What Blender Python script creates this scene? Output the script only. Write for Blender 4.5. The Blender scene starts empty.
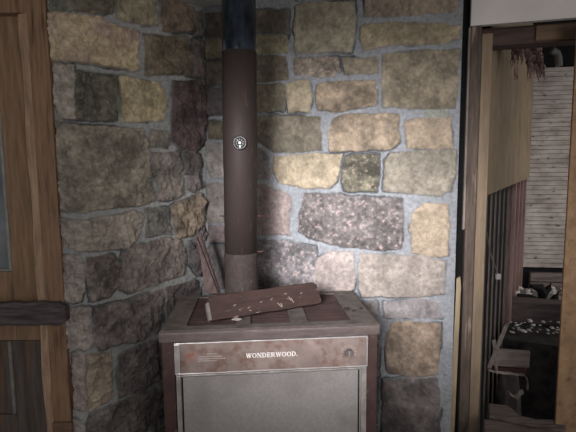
import bpy, bmesh, math, random
import numpy as np
from mathutils import Vector, Matrix, Euler
random.seed(7)
scene = bpy.context.scene
COL = scene.collection
R = math.radians

# ---------------------------------------------------------------- camera
F = 432.0
EYE = Vector((0, 0, 1.45))
CAMM = Matrix.Rotation(R(84.3), 3, 'X') @ Matrix.Rotation(R(-0.5), 3, 'Z')
cd = bpy.data.cameras.new('camera')
cam = bpy.data.objects.new('camera', cd)
COL.objects.link(cam)
cam.location = EYE
cam.rotation_euler = CAMM.to_euler()
cd.sensor_width = 36.0
cd.lens = F / 576 * 36
cd.clip_start = 0.02
scene.camera = cam

def ray(px, py):
    return CAMM @ Vector(((px - 288) / F, (216 - py) / F, -1.0))
def at(px, py, Y):
    d = ray(px, py)
    return EYE + d * (Y / d.y)
def hz(px, py, Z):
    d = ray(px, py)
    return EYE + d * ((Z - EYE.z) / d.z)
def onplane(px, py, p, n):
    d = ray(px, py)
    return EYE + d * ((Vector(p) - EYE).dot(n) / d.dot(n))

# ---------------------------------------------------------------- materials
def lin(c):
    out = []
    for v in c[:3]:
        v = v / 255.0
        out.append(v / 12.92 if v <= 0.04045 else ((v + 0.055) / 1.055) ** 2.4)
    return out
MATS = {}
def mat(name, c1, c2=None, rough=0.8, metal=0.0, scale=12.0, stretch=(1, 1, 1), bump=0.3, detail=6,
        lo=0.35, hi=0.65, c3=None, s3=60.0, t3=(0.6, 0.7), bdist=0.004, spec=0.18, wave=None):
    if name in MATS: return MATS[name]
    m = bpy.data.materials.new(name); m.use_nodes = True
    nt = m.node_tree; N = nt.nodes; L = nt.links
    b = N['Principled BSDF']
    b.inputs['Roughness'].default_value = rough
    b.inputs['Metallic'].default_value = metal
    b.inputs['Specular IOR Level'].default_value = spec
    tc = N.new('ShaderNodeTexCoord'); mp = N.new('ShaderNodeMapping')
    mp.inputs['Scale'].default_value = stretch
    L.new(tc.outputs['Object'], mp.inputs['Vector'])
    n1 = N.new('ShaderNodeTexNoise'); n1.inputs['Scale'].default_value = scale; n1.inputs['Detail'].default_value = detail
    n1.inputs['Roughness'].default_value = 0.65
    L.new(mp.outputs['Vector'], n1.inputs['Vector'])
    mr = N.new('ShaderNodeMapRange'); mr.inputs['From Min'].default_value = lo; mr.inputs['From Max'].default_value = hi
    L.new(n1.outputs['Fac'], mr.inputs['Value'])
    mx = N.new('ShaderNodeMix'); mx.data_type = 'RGBA'
    mx.inputs['A'].default_value = (*lin(c1), 1); mx.inputs['B'].default_value = (*lin(c2 or c1), 1)
    L.new(mr.outputs['Result'], mx.inputs['Factor'])
    col = mx.outputs['Result']
    if c3:
        n3 = N.new('ShaderNodeTexNoise'); n3.inputs['Scale'].default_value = s3; n3.inputs['Detail'].default_value = 4
        L.new(mp.outputs['Vector'], n3.inputs['Vector'])
        m3 = N.new('ShaderNodeMapRange'); m3.inputs['From Min'].default_value = t3[0]; m3.inputs['From Max'].default_value = t3[1]
        L.new(n3.outputs['Fac'], m3.inputs['Value'])
        x3 = N.new('ShaderNodeMix'); x3.data_type = 'RGBA'; x3.inputs['B'].default_value = (*lin(c3), 1)
        L.new(col, x3.inputs['A']); L.new(m3.outputs['Result'], x3.inputs['Factor'])
        col = x3.outputs['Result']
    L.new(col, b.inputs['Base Color'])
    if bump:
        bp = N.new('ShaderNodeBump'); bp.inputs['Strength'].default_value = bump; bp.inputs['Distance'].default_value = bdist
        L.new(n1.outputs['Fac'], bp.inputs['Height']); L.new(bp.outputs['Normal'], b.inputs['Normal'])
    MATS[name] = m
    return m

def stone_material(name):
    m = bpy.data.materials.new(name); m.use_nodes = True
    nt = m.node_tree; N = nt.nodes; L = nt.links
    b = N['Principled BSDF']; b.inputs['Roughness'].default_value = 0.85; b.inputs['Specular IOR Level'].default_value = 0.3
    a = N.new('ShaderNodeVertexColor'); a.layer_name = 'stone_colour'
    tc = N.new('ShaderNodeTexCoord')
    n1 = N.new('ShaderNodeTexNoise'); n1.inputs['Scale'].default_value = 55; n1.inputs['Detail'].default_value = 8; n1.inputs['Roughness'].default_value = .7
    L.new(tc.outputs['Object'], n1.inputs['Vector'])
    mr = N.new('ShaderNodeMapRange'); mr.inputs['From Min'].default_value = .3; mr.inputs['From Max'].default_value = .7
    mr.inputs['To Min'].default_value = .72; mr.inputs['To Max'].default_value = 1.25
    L.new(n1.outputs['Fac'], mr.inputs['Value'])
    vm = N.new('ShaderNodeVectorMath'); vm.operation = 'SCALE'
    L.new(a.outputs['Color'], vm.inputs[0]); L.new(mr.outputs['Result'], vm.inputs['Scale'])
    L.new(vm.outputs['Vector'], b.inputs['Base Color'])
    bp = N.new('ShaderNodeBump'); bp.inputs['Strength'].default_value = .8; bp.inputs['Distance'].default_value = .008
    L.new(n1.outputs['Fac'], bp.inputs['Height']); L.new(bp.outputs['Normal'], b.inputs['Normal'])
    return m

# ---------------------------------------------------------------- object helpers
def tag(o, label=None, cat=None, group=None, kind=None):
    if label: o['label'] = label
    if cat: o['category'] = cat
    if group: o['group'] = group
    if kind: o['kind'] = kind
    return o
def link(name, bm, m, parent=None, smooth=False, bevel=0.0):
    me = bpy.data.meshes.new(name); bmesh.ops.recalc_face_normals(bm, faces=bm.faces[:])
    bm.to_mesh(me); bm.free()
    me.materials.append(m)
    if smooth:
        for p in me.polygons: p.use_smooth = True
    o = bpy.data.objects.new(name, me); COL.objects.link(o)
    if parent: o.parent = parent
    if bevel:
        md = o.modifiers.new('bevel', 'BEVEL'); md.width = bevel; md.segments = 2; md.limit_method = 'ANGLE'; md.angle_limit = R(40)
    return o
def empty(name, loc, rz=0.0):
    o = bpy.data.objects.new(name, None); COL.objects.link(o)
    o.location = loc; o.rotation_euler = (0, 0, rz); o.empty_display_size = .1
    return o
def add_box(bm, lo, hi, M=None):
    vs = []
    for x in (lo[0], hi[0]):
        for y in (lo[1], hi[1]):
            for z in (lo[2], hi[2]):
                p = Vector((x, y, z))
                vs.append(bm.verts.new(M @ p if M else p))
    for f in ((0,1,3,2),(4,6,7,5),(0,4,5,1),(2,3,7,6),(0,2,6,4),(1,5,7,3)):
        bm.faces.new([vs[i] for i in f])
def add_prism(bm, pts, z0, z1, M=None):
    """pts: 2D outline (x,z) extruded along local y from z0 to z1"""
    a = [bm.verts.new((M or Matrix.Identity(4)) @ Vector((p[0], z0, p[1]))) for p in pts]
    b = [bm.verts.new((M or Matrix.Identity(4)) @ Vector((p[0], z1, p[1]))) for p in pts]
    n = len(pts)
    bm.faces.new(a); bm.faces.new(b[::-1])
    for i in range(n):
        bm.faces.new((a[i], b[i], b[(i+1) % n], a[(i+1) % n]))
def add_lathe(bm, prof, seg=48, M=None, cap=True):
    """prof: list of (r,z) revolved about local z"""
    M = M or Matrix.Identity(4)
    rings = []
    for r, z in prof:
        rings.append([bm.verts.new(M @ Vector((r*math.cos(2*math.pi*k/seg), r*math.sin(2*math.pi*k/seg), z))) for k in range(seg)])
    for a, b in zip(rings, rings[1:]):
        for k in range(seg):
            bm.faces.new((a[k], a[(k+1) % seg], b[(k+1) % seg], b[k]))
    if cap:
        bm.faces.new(rings[0][::-1]); bm.faces.new(rings[-1])
def add_tube(bm, pts, r, seg=8):
    pts = [Vector(p) for p in pts]; rings = []
    for i, p in enumerate(pts):
        t = (pts[min(i+1, len(pts)-1)] - pts[max(i-1, 0)]).normalized()
        up = Vector((0, 0, 1)) if abs(t.z) < .9 else Vector((1, 0, 0))
        x = t.cross(up).normalized(); y = t.cross(x)
        rr = r[i] if isinstance(r, (list, tuple)) else r
        rings.append([bm.verts.new(p + (x*math.cos(2*math.pi*k/seg) + y*math.sin(2*math.pi*k/seg))*rr) for k in range(seg)])
    for a, b in zip(rings, rings[1:]):
        for k in range(seg):
            bm.faces.new((a[k], a[(k+1) % seg], b[(k+1) % seg], b[k]))
    bm.faces.new(rings[0][::-1]); bm.faces.new(rings[-1])

# ---------------------------------------------------------------- numpy noise
def vnoise(x, y, seed):
    rs = np.random.RandomState(seed); T = rs.rand(256, 256)
    xi = np.floor(x).astype(int); yi = np.floor(y).astype(int)
    fx = x - xi; fy = y - yi
    fx = fx*fx*(3-2*fx); fy = fy*fy*(3-2*fy)
    a = T[xi % 256, yi % 256]; b = T[(xi+1) % 256, yi % 256]
    c = T[xi % 256, (yi+1) % 256]; d = T[(xi+1) % 256, (yi+1) % 256]
    return (a*(1-fx)+b*fx)*(1-fy) + (c*(1-fx)+d*fx)*fy
def fbm(x, y, freq, octv, seed, gain=.55):
    s = 0; amp = 1; tot = 0
    for o in range(octv):
        s = s + amp*vnoise(x*freq + 17.3*o, y*freq + 5.1*o, seed+o); tot += amp
        amp *= gain; freq *= 2.07
    return s/tot*2 - 1          # -1..1

def sdist(pu, pv, poly):
    """signed distance, positive inside"""
    d = np.full(pu.shape, 1e9); inside = np.zeros(pu.shape, bool)
    n = len(poly)
    for i in range(n):
        ax, ay = poly[i]; bx, by = poly[(i+1) % n]
        ex, ey = bx-ax, by-ay
        t = np.clip(((pu-ax)*ex + (pv-ay)*ey)/(ex*ex+ey*ey+1e-12), 0, 1)
        d = np.minimum(d, np.hypot(pu-(ax+t*ex), pv-(ay+t*ey)))
        cond = ((ay > pv) != (by > pv)) & (pu < (bx-ax)*(pv-ay)/((by-ay) if abs(by-ay) > 1e-12 else 1e-12) + ax)
        inside ^= cond
    return np.where(inside, d, -d)
def chaikin(p, k=1):
    for _ in range(k):
        q = []
        for i in range(len(p)):
            a, b = p[i], p[(i+1) % len(p)]
            q += [(a[0]*.87+b[0]*.13, a[1]*.87+b[1]*.13), (a[0]*.13+b[0]*.87, a[1]*.13+b[1]*.87)]
        p = q
    return p

def stone_wall(name, path, smooth_k, stones, zmax, prot, rough, groove, mortar, seed, res=.0036, gain=1.0, dark_patches=(), grow=.005):
    """path: list of xy points of the wall's face; stones: (poly in (u,v) metres, colour, dark colour, protrusion factor, speckle)"""
    path = [Vector(p) for p in path]
    seg = [(b-a).length for a, b in zip(path, path[1:])]; Ltot = sum(seg)
    nu = int(Ltot/res); nv = int(zmax/res)
    us = np.linspace(0, Ltot, nu); vs = np.linspace(0, zmax, nv)
    base = np.zeros((nu, 2)); s0 = 0
    acc = np.cumsum([0]+seg)
    for k, u in enumerate(us):
        i = min(max(np.searchsorted(acc, u, side='right')-1, 0), len(seg)-1)
        p = path[i] + (path[i+1]-path[i])*((u-acc[i])/seg[i]); base[k] = (p.x, p.y)
    if smooth_k:
        pad = np.pad(base, ((smooth_k, smooth_k), (0, 0)), mode='reflect', reflect_type='odd')
        ker = np.ones(2*smooth_k+1)/(2*smooth_k+1)
        base = np.stack([np.convolve(pad[:, j], ker, mode='valid') for j in range(2)], 1)
    tan = np.gradient(base, axis=0); tan /= np.linalg.norm(tan, axis=1)[:, None]
    nrm = np.stack([tan[:, 1], -tan[:, 0]], 1)     # right of travel direction = towards the room
    U, V = np.meshgrid(us, vs, indexing='ij')
    wob = .011
    DU = U + wob*fbm(U, V, 18, 4, seed+40, .65); DV = V + wob*fbm(U, V, 18, 4, seed+50, .65)
    best = np.full(U.shape, -1.0); idx = np.full(U.shape, -1)
    for k, st in enumerate(stones):
        poly = st[0]
        xs = [p[0] for p in poly]; ys = [p[1] for p in poly]
        iu = np.where((us > min(xs)-.06) & (us < max(xs)+.06))[0]; iv = np.where((vs > min(ys)-.06) & (vs < max(ys)+.06))[0]
        if len(iu) == 0 or len(iv) == 0: continue
        sl = (slice(iu[0], iu[-1]+1), slice(iv[0], iv[-1]+1))
        d = sdist(DU[sl], DV[sl], poly)
        bb = best[sl]; ii = idx[sl]
        w = d > bb
        bb[w] = d[w]; ii[w] = k
        best[sl] = bb; idx[sl] = ii
    d = best + grow
    ins = np.clip((d+.002)/.007, 0, 1); ins = ins*ins*(3-2*ins)
    dome = np.clip(d/.022, 0, 1); dome = 1-(1-dome)**2
    rs = np.random.RandomState(seed)
    n = len(stones)+1
    pf = np.array([s[3] for s in stones]+[0.]); tu = rs.uniform(-1, 1, n); tv = rs.uniform(-1, 1, n)
    cu = np.array([np.mean([p[0] for p in s[0]]) for s in stones]+[0.]); cv = np.array([np.mean([p[1] for p in s[0]]) for s in stones]+[0.])
    big = fbm(U, V, 9, 5, seed+1); mid = fbm(U*1.0, V*.8, 28, 4, seed+2); fine = fbm(U, V, 90, 3, seed+3)
    ridged = 1-np.abs(fbm(U*1.3+.2*V, V*.5, 22, 4, seed+8))*2
    H = ins*(prot*pf[idx]*(.6+.4*dome) + rough*(.85*big + .75*mid + .4*(ridged-.4) + .12*fine) + .12*prot*pf[idx]*(tu[idx]*(U-cu[idx])+tv[idx]*(V-cv[idx]))*20*.3)
    H += (1-ins)*(.0035*mid + .002*fine) + .0008*fine
    crk = np.exp(-((d+.003)/.0034)**2) * np.clip(fbm(U, V, 5, 3, seed+9)*3.2+.25, 0, 1)
    H -= groove*crk
    H += .004*fbm(U, V, 2.5, 3, seed+30)
    # stone, mortar and dark patch colours
    ca = np.array([lin(s[1]) for s in stones]+[lin(mortar)]); cb = np.array([lin(s[2]) for s in stones]+[lin(mortar)])
    sp = np.array([s[4] for s in stones]+[0.])
    t = np.clip(.5 + 1.3*fbm(U, V, 13, 5, seed+12), 0, 1)[..., None]
    C = ca[idx]*(1-t) + cb[idx]*t
    spk = fbm(U, V, 70, 3, seed+14)
    C = C*(1 + (.42*fbm(U, V, 45, 4, seed+13) + sp[idx]*1.6*np.clip(spk, -.4, .6))[..., None])
    pk = np.clip(spk*4-1.3, 0, 1)*np.clip(sp[idx]*1.3, 0, 1)
    C = C*(1-pk[..., None]) + np.array(lin((178, 150, 142)))*pk[..., None]
    lines = np.clip(fbm(U*2.2+V*.7, V*.35, 40, 3, seed+19)*2.5-.9, 0, 1)*.25
    C *= (1-lines)[..., None]
    mm = np.array(lin(mortar))*(1 + .22*fbm(U, V, 8, 5, seed+15) + .12*spk)[..., None]
    mi = ins[..., None]
    C = C*mi + mm*(1-mi)
    C *= (1-.8*crk)[..., None]
    for su, sv, ru, rv, k_ in dark_patches:  # soft-edged ovals blended towards near-black
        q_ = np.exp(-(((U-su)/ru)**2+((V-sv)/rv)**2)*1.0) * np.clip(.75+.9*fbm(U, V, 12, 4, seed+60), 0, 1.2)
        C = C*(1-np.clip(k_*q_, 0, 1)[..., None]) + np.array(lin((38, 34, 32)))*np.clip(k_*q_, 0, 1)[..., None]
    C *= gain
    X = base[:, 0][:, None] + nrm[:, 0][:, None]*H; Y = base[:, 1][:, None] + nrm[:, 1][:, None]*H
    co = np.stack([X, Y, V], -1).reshape(-1, 3)
    Ii = np.arange(nu*nv).reshape(nu, nv)
    q = np.stack([Ii[:-1, :-1], Ii[1:, :-1], Ii[1:, 1:], Ii[:-1, 1:]], -1).reshape(-1, 4)
    # back side and rims, 9 cm thick
    TH = .09
    rim = np.concatenate([Ii[:, 0], Ii[-1, 1:], Ii[:-1, -1][::-1], Ii[0, 1:-1][::-1]])
    iu_of = rim // nv
    bco = co[rim].copy(); bco[:, 0] = base[iu_of, 0]-nrm[iu_of, 0]*TH; bco[:, 1] = base[iu_of, 1]-nrm[iu_of, 1]*TH
    b0 = len(co); co = np.concatenate([co, bco]); m = len(rim)
    side = np.array([[rim[i], b0+i, b0+(i+1) % m, rim[(i+1) % m]] for i in range(m)])
    # back strips between bottom and top rims
    nb = nu
    bot = [b0+i for i in range(nu)]
    topm = {int(iu_of[i]): b0+i for i in range(m) if rim[i] % nv == nv-1}
    back = [[bot[i], topm[i], topm[i+1], bot[i+1]] for i in range(nu-1) if i in topm and (i+1) in topm]
    q = np.concatenate([q, side, np.array(back)])
    me = bpy.data.meshes.new(name)
    me.vertices.add(len(co)); me.vertices.foreach_set('co', co.ravel())
    me.loops.add(q.size); me.loops.foreach_set('vertex_index', q.ravel().astype(np.int32))
    me.polygons.add(len(q)); me.polygons.foreach_set('loop_start', np.arange(0, q.size, 4, dtype=np.int32))
    me.polygons.foreach_set('loop_total', np.full(len(q), 4, dtype=np.int32))
    me.update(calc_edges=True); me.validate()
    ca_ = me.color_attributes.new('stone_colour', 'FLOAT_COLOR', 'POINT')
    cc = np.ones((len(co), 4)); cc[:b0, :3] = np.clip(C.reshape(-1, 3), 0, 1); cc[b0:, :3] = lin(mortar)
    ca_.data.foreach_set('color', cc.ravel())
    me.polygons.foreach_set('use_smooth', np.ones(len(q), bool))
    me.materials.append(STONE)
    o = bpy.data.objects.new(name, me); COL.objects.link(o); o['kind'] = 'structure'
    return o
STONE = stone_material('rubble_stone')

# ================================================================= WALLS OF STONE
BA = R(17.0)
bd = Vector((math.cos(BA), -math.sin(BA), 0)); bn = Vector((-math.sin(BA), -math.cos(BA), 0))
bp0 = at(357, 216, 2.27)
Kc = onplane(203.6, 80, bp0, bn); H_CEIL = round(onplane(203, 7, bp0, bn).z, 3); Kc.z = 0               # inner corner
Eb = onplane(459.8, 120, bp0, bn); Eb.z = 0              # right end of back wall
ld = Vector((math.sin(R(50)), math.cos(R(50)), 0)); ln = Vector((ld.y, -ld.x, 0))
Cc = onplane(78, 171, Kc, ln); Cc.z = 0                  # outer corner of the left pier
A0 = Vector((at(46, 171, Cc.y).x - .03, Cc.y, 0))

def uv_back(px, py):
    p = onplane(px, py, Kc, bn); return ((p-Kc).dot(bd), p.z)
uL1 = (Cc-A0).length
def uv_left(px, py):
    p = onplane(px, py, Cc, Vector((0, -1, 0)))
    if p.x < Cc.x: return (p.x-A0.x, p.z)
    p = onplane(px, py, Cc, ln)
    return (uL1 + (p-Cc).dot(ld), p.z)
def S(pts, c, k=.72, p=1.0, s=0.0, c2=None):
    def ds(q, f=.27):
        g = sum(q)/3
        return (g+(q[0]-g)*(1-f*.7)+1, g+(q[1]-g)*(1-f), g+(q[2]-g)*(1-f)+1)
    return (pts, ds(c), ds(c2) if c2 else ds(tuple(v*k for v in c)), p, s)
def rows(y0, y1, xs, c):
    return [S([(a+1.5, y0+random.uniform(0, 3)), (b-1.5, y0+random.uniform(0, 3)), (b-1.5, y1-random.uniform(1, 4)), (a+1.5, y1-random.uniform(1, 4))], tuple(v*random.uniform(.85, 1.15) for v in c)) for a, b in zip(xs, xs[1:])]
LEFT = [
 S([(50,-30),(71,-30),(71,12),(52,13)], (118,116,96)),
 S([(74,-12),(113,-12),(113,14),(100,15),(74,10)], (92,86,68), .6, 1.1, .15),
 S([(116,-12),(156,-8),(157,25),(140,25),(117,19)], (138,128,98)),
 S([(161,2),(180,1),(193,8),(192,33),(162,31)], (112,94,74), .7, 1.1),
 S([(195,11),(203,12),(203,37),(195,36)], (106,96,84)),
 S([(51,15),(72,14),(98,18),(108,24),(138,32),(138,70),(118,68),(72,60),(52,61)], (162,144,108), .82, 1.1, 0, (140,116,100)),
 S([(145,35),(187,38),(191,55),(189,75),(145,75)], (116,103,80)),
 S([(193,40),(204,42),(204,79),(192,76)], (116,100,92)),
 S([(53,64),(73,65),(74,119),(60,119),(56,105)], (140,130,115), .9, .8),
 S([(75,72),(116,77),(116,120),(75,119)], (100,96,78), .7, .9, .15),
 S([(120,77),(155,82),(163,90),(166,105),(162,120),(121,121)], (160,144,106), .78),
 S([(172,82),(205,82),(206,120),(204,145),(195,152),(183,150),(171,140)], (92,74,70), .65, 1.5),
 S([(57,122),(75,125),(143,130),(148,150),(150,180),(154,200),(140,205),(112,207),(82,212),(62,210),(58,160)], (136,126,106), .7, 1.1, .1),
 S([(150,130),(167,132),(167,148),(150,147)], (118,110,96)),
 S([(152,153),(180,152),(183,175),(152,176)], (122,113,102)),
 S([(184,153),(199,154),(202,165),(198,175),(185,174)], (96,86,80), .7, 1.5),
 S([(157,177),(182,176),(183,190),(178,198),(158,200)], (126,114,100)),
 S([(186,178),(200,176),(203,186),(192,192),(186,188)], (106,96,90)),
 S([(61,218),(82,220),(115,215),(134,210),(142,215),(138,238),(128,247),(100,250),(78,250),(64,246)], (142,130,114), .82),
 S([(145,208),(168,207),(170,234),(146,236)], (104,99,90), .75, .9),
 S([(171,206),(185,198),(198,193),(203,200),(202,222),(193,235),(175,238),(172,220)], (126,109,86), .7, 1.8),
 S([(194,228),(204,226),(208,234),(201,242),(193,238)], (100,88,84), .7, 1.2),
 S([(62,256),(78,255),(84,265),(84,290),(80,302),(64,302)], (134,124,112), .88, .6),
 S([(87,258),(112,254),(120,265),(120,285),(108,297),(90,301),(88,285)], (112,101,90), .6, 1.2, .1),
 S([(122,252),(140,244),(165,238),(180,240),(187,260),(183,275),(160,282),(130,292),(121,290),(120,270)], (116,103,92), .8, 1.3),
 S([(189,243),(201,241),(204,260),(198,276),(189,264)], (92,84,78), .7, 1.7),
 S([(66,308),(90,308),(92,345),(84,351),(68,347)], (140,127,116), .85, .8),
 S([(95,308),(125,302),(148,292),(150,330),(140,340),(110,345),(98,350),(93,340)], (108,97,92), .65, 1.7, .1),
 S([(152,293),(163,289),(160,330),(154,334)], (112,100,94), .75, 1.2),
 S([(166,288),(195,281),(200,290),(196,330),(167,330)], (100,90,84), .75, 1.1),
 S([(72,354),(84,354),(87,400),(85,410),(74,408)], (136,120,112), .88, .7),
 S([(87,354),(110,352),(111,398),(90,410),(88,380)], (140,124,102), .85, 1.1),
 S([(118,354),(140,345),(156,340),(158,378),(140,390),(119,397),(117,375)], (106,95,90), .72, 1.5),
 S([(90,413),(118,402),(152,388),(147,425),(136,440),(90,446),(88,430)], (104,94,88), .72, 1.5),
 S([(157,384),(200,370),(200,432),(150,440)], (102,92,88), .75, 1.2),
 S([(160,338),(200,334),(200,366),(160,377)], (102,92,88), .75, 1.2),
 S([(72,420),(86,422),(87,450),(72,450)], (142,130,124), .9, .8),
] + rows(456, 500, [72, 112, 160, 205], (120,110,100)) + rows(502, 550, [74, 94, 140, 180, 210], (120,110,100)) + rows(552, 640, [76, 120, 160, 215], (112,102,92))
BACK = [
 S([(206,14),(238,13),(238,37),(207,38)], (116,106,88)),
 S([(207,41),(238,41),(238,58),(207,58)], (146,134,98)),
 S([(207,62),(238,62),(238,84),(207,84)], (120,108,84)),
 S([(208,88),(238,88),(238,114),(208,114)], (104,96,90)),
 S([(209,122),(238,121),(238,138),(209,138)], (106,98,72)),
 S([(205,143),(238,142),(238,178),(212,177),(206,166)], (140,131,120), .85, .7),
 S([(207,184),(238,184),(238,222),(208,222)], (134,124,114), .85, .7),
 S([(209,226),(238,225),(238,242),(210,242)], (128,110,106), .8),
 S([(209,246),(250,246),(250,288),(211,288)], (108,98,94), .75, .8),
 S([(245,11),(287,11),(288,33),(245,33)], (106,94,76), .7),
 S([(245,36),(287,36),(288,52),(270,54),(245,52)], (134,124,92), .8),
 S([(245,56),(286,57),(288,80),(245,82)], (110,99,78), .75),
 S([(245,85),(284,85),(284,110),(245,112)], (116,106,82), .78),
 S([(296,6),(320,3),(354,2),(356,25),(352,52),(330,52),(297,53),(294,30)], (144,133,106), .86),
 S([(296,58),(338,58),(339,70),(333,76),(296,75),(294,68)], (150,134,112), .72, 1, .35),
 S([(343,58),(378,58),(378,72),(345,74)], (136,122,98), .78),
 S([(287,85),(308,80),(311,95),(309,111),(290,112),(286,98)], (156,140,108), .85, 1.4),
 S([(317,84),(340,82),(375,82),(376,104),(350,110),(335,112),(318,110),(315,95)], (146,126,98), .66, 1.2, .1),
 S([(240,116),(320,117),(321,150),(275,153),(262,143),(240,140)], (112,102,82), .8),
 S([(334,119),(345,115),(398,115),(399,142),(390,149),(350,150),(331,150),(329,135)], (150,130,102), .75, 1.2, .1),
 S([(240,148),(262,150),(269,158),(270,178),(258,178),(240,176)], (124,114,108), .85),
 S([(275,158),(300,155),(342,154),(341,165),(337,180),(330,188),(305,188),(280,182),(273,170)], (162,144,112), .85, 1.3),
 S([(347,157),(352,155),(378,155),(379,175),(377,191),(345,190),(343,180)], (122,114,88), .5, 1, .3),
 S([(386,160),(392,154),(425,151),(455,151),(454,175),(450,190),(440,195),(400,192),(385,190)], (136,126,106), .85, 1.1, .1),
 S([(240,184),(262,184),(282,192),(290,197),(289,234),(255,233),(240,232)], (134,116,108), .85),
 S([(305,193),(330,195),(380,199),(402,199),(403,225),(402,248),(385,250),(340,246),(310,237),(299,230),(301,210)], (112,102,97), .7, 1.2, .42),
 S([(252,239),(290,242),(315,248),(315,265),(312,294),(252,294)], (122,114,112), .75, 1, .45),
 S([(318,258),(330,252),(352,252),(354,262),(354,288),(340,302),(318,304),(314,280)], (148,133,123), .88, 1.2),
 S([(361,254),(380,255),(420,256),(445,262),(444,294),(420,297),(380,296),(362,296),(358,280)], (146,133,119), .86, 1.2),
 S([(414,212),(425,204),(448,205),(449,225),(447,255),(430,256),(413,252),(411,230)], (158,138,110), .88, 1.2),
 S([(362,-22),(458,-22),(457,9),(440,12),(400,16),(366,16)], (150,132,108), .8),
 S([(363,26),(395,23),(440,24),(460,27),(459,38),(440,43),(400,44),(365,49),(361,38)], (152,136,102), .82),
 S([(384,56),(420,50),(458,51),(457,80),(455,107),(425,109),(384,107),(382,80)], (140,126,98), .74, 1, .1),
 S([(406,122),(414,120),(450,118),(452,148),(408,148)], (154,134,106), .88),
 S([(426,112),(448,110),(449,116),(425,117)], (140,140,124), .9, .5),
 S([(384,303),(420,300),(438,303),(440,317),(400,318),(385,317)], (136,126,122), .85, .5),
 S([(392,323),(420,322),(440,324),(440,350),(436,374),(410,376),(388,372),(386,350),(388,335)], (140,118,94), .7, 1.2),
 S([(383,380),(436,378),(439,400),(441,446),(383,446)], (112,100,94), .65, 1.0),
 S([(294,-30),(356,-30),(356,-2),(296,-1)], (140,128,104)),
 S([(212,294),(250,294),(250,330),(212,330)], (110,100,92)),
 S([(254,300),(310,300),(310,336),(254,336)], (110,100,92)),
 S([(314,309),(376,302),(378,340),(314,340)], (120,110,104), .8, .6),
 S([(214,336),(264,340),(264,376),(214,376)], (110,100,92)),
 S([(268,342),(340,344),(340,376),(268,376)], (110,100,92)),
 S([(344,344),(378,346),(378,376),(344,376)], (110,100,92)),
] + rows(380, 424, [214, 280, 330, 380], (108,98,90)) + rows(428, 480, [214, 250, 320, 380], (108,98,90)) \
  + rows(450, 496, [384, 440], (108,98,92)) + rows(486, 560, [216, 270, 330, 384, 440], (108,98,90))
MORTAR = (127,127,129)
Lst = [([uv_left(*p) for p in s[0]],)+s[1:] for s in LEFT]
Bst = [([uv_back(*p) for p in s[0]],)+s[1:] for s in BACK]
wl = stone_wall('wall_left', [A0.xy, Cc.xy, (Kc+ld*.03).xy], 4, Lst, H_CEIL, .018, .025, .018, (126,125,123), 11, grow=.006, gain=1.5)
wb = stone_wall('wall_back', [Kc.xy, Eb.xy], 0, Bst, H_CEIL, .010, .0045, .011, MORTAR, 83, grow=.007, dark_patches=[(uv_back(272,284)[0], uv_back(272,284)[1], .14, .055, .9), (uv_back(400,425)[0], uv_back(400,425)[1], .10, .13, .6)])

# ================================================================= MATERIALS
M_ceil = mat('ceiling_plaster', (206,203,198), (176,172,166), .9, scale=5)
M_floor = mat('floor_boards', (84,72,62), (58,50,44), .85, scale=6, stretch=(1,8,1))
M_wood_tan = mat('casing_pine', (146,114,90), (114,88,68), .6, scale=9, stretch=(5,5,.45), bump=.25, c3=(84,60,46), s3=9, t3=(.56,.75))
M_wood_tan2 = mat('jamb_pine', (146,116,90), (112,88,68), .65, scale=9, stretch=(5,5,.45), bump=.25)
M_wood_grey = mat('weathered_grey_wood', (98,88,86), (58,50,48), .85, scale=10, stretch=(.6,5,5), bump=.7)
M_door_grey = mat('door_grey_wood', (96,86,80), (72,62,56), .8, scale=7, stretch=(4,4,.4), bump=.3, c3=(112,82,60), s3=5, t3=(.55,.7))
M_glass = mat('dusty_glass', (120,122,124), (90,92,94), .35, scale=4, bump=0)
M_black = mat('dark_wood_and_shade', (22,20,19), (12,11,10), .9, scale=10)  # near-black that stands in for shade in gaps, also dark wood

# ================================================================= ROOM SHELL
def slab(name, lo, hi, m, kind='structure'):
    bm = bmesh.new(); add_box(bm, lo, hi); o = link(name, bm, m)
    if kind: o['kind'] = kind
    return o
slab('ceiling', (-2.2, -1.6, H_CEIL), (1.75, 2.62, H_CEIL+.06), M_ceil)
bm = bmesh.new()
a_ = [bm.verts.new((x, y, 0)) for x, y in ((-2.2, -1.6), (2.2, -1.6), (2.2, 2.15), (Eb.x+.02, 2.15), (Eb.x+.02, 2.62), (-2.2, 2.62))]
b_ = [bm.verts.new((v.co.x, v.co.y, -.05)) for v in a_]
bm.faces.new(a_); bm.faces.new(b_[::-1])
for i in range(6): bm.faces.new((a_[i], b_[i], b_[(i+1) % 6], a_[(i+1) % 6]))
link('floor', bm, M_floor)['kind'] = 'structure'

# ---- door and its casing on the left
YD = Cc.y + .0
def bxp(bm, x0, x1, yf, yb, z0, z1): add_box(bm, (x0, yf, z0), (x1, yb, z1))
def X(px, Y, py=171): return at(px, py, Y).x
def Zt(px, py, Y): return at(px, py, Y).z
yc = Cc.y-.022                                   # front face of the casing
xc1 = X(55.5, yc, 171); xc0 = X(25, yc, 171)
ztop = Zt(20, 12, yc)
cas = empty('trim_1', ((xc0+xc1)/2, yc, 0)); cas['kind'] = 'structure'
def sub(bm_fn, name, m, par, bevel=0.0, label=None):
    bm = bmesh.new(); bm_fn(bm)
    inv = Matrix.Translation(-Vector(par.location))
    if par.rotation_euler.z: inv = Matrix.Rotation(-par.rotation_euler.z, 4, 'Z') @ inv
    bm.transform(inv)
    o = link(name, bm, m, par, bevel=bevel)
    if label: o['label'] = label
    return o
wmid = (xc0*.62+xc1*.38)
sub(lambda b: bxp(b, wmid, xc1, yc, yc+.05, 0, ztop+.12), 'casing_board', M_wood_tan, cas, .004)
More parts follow.
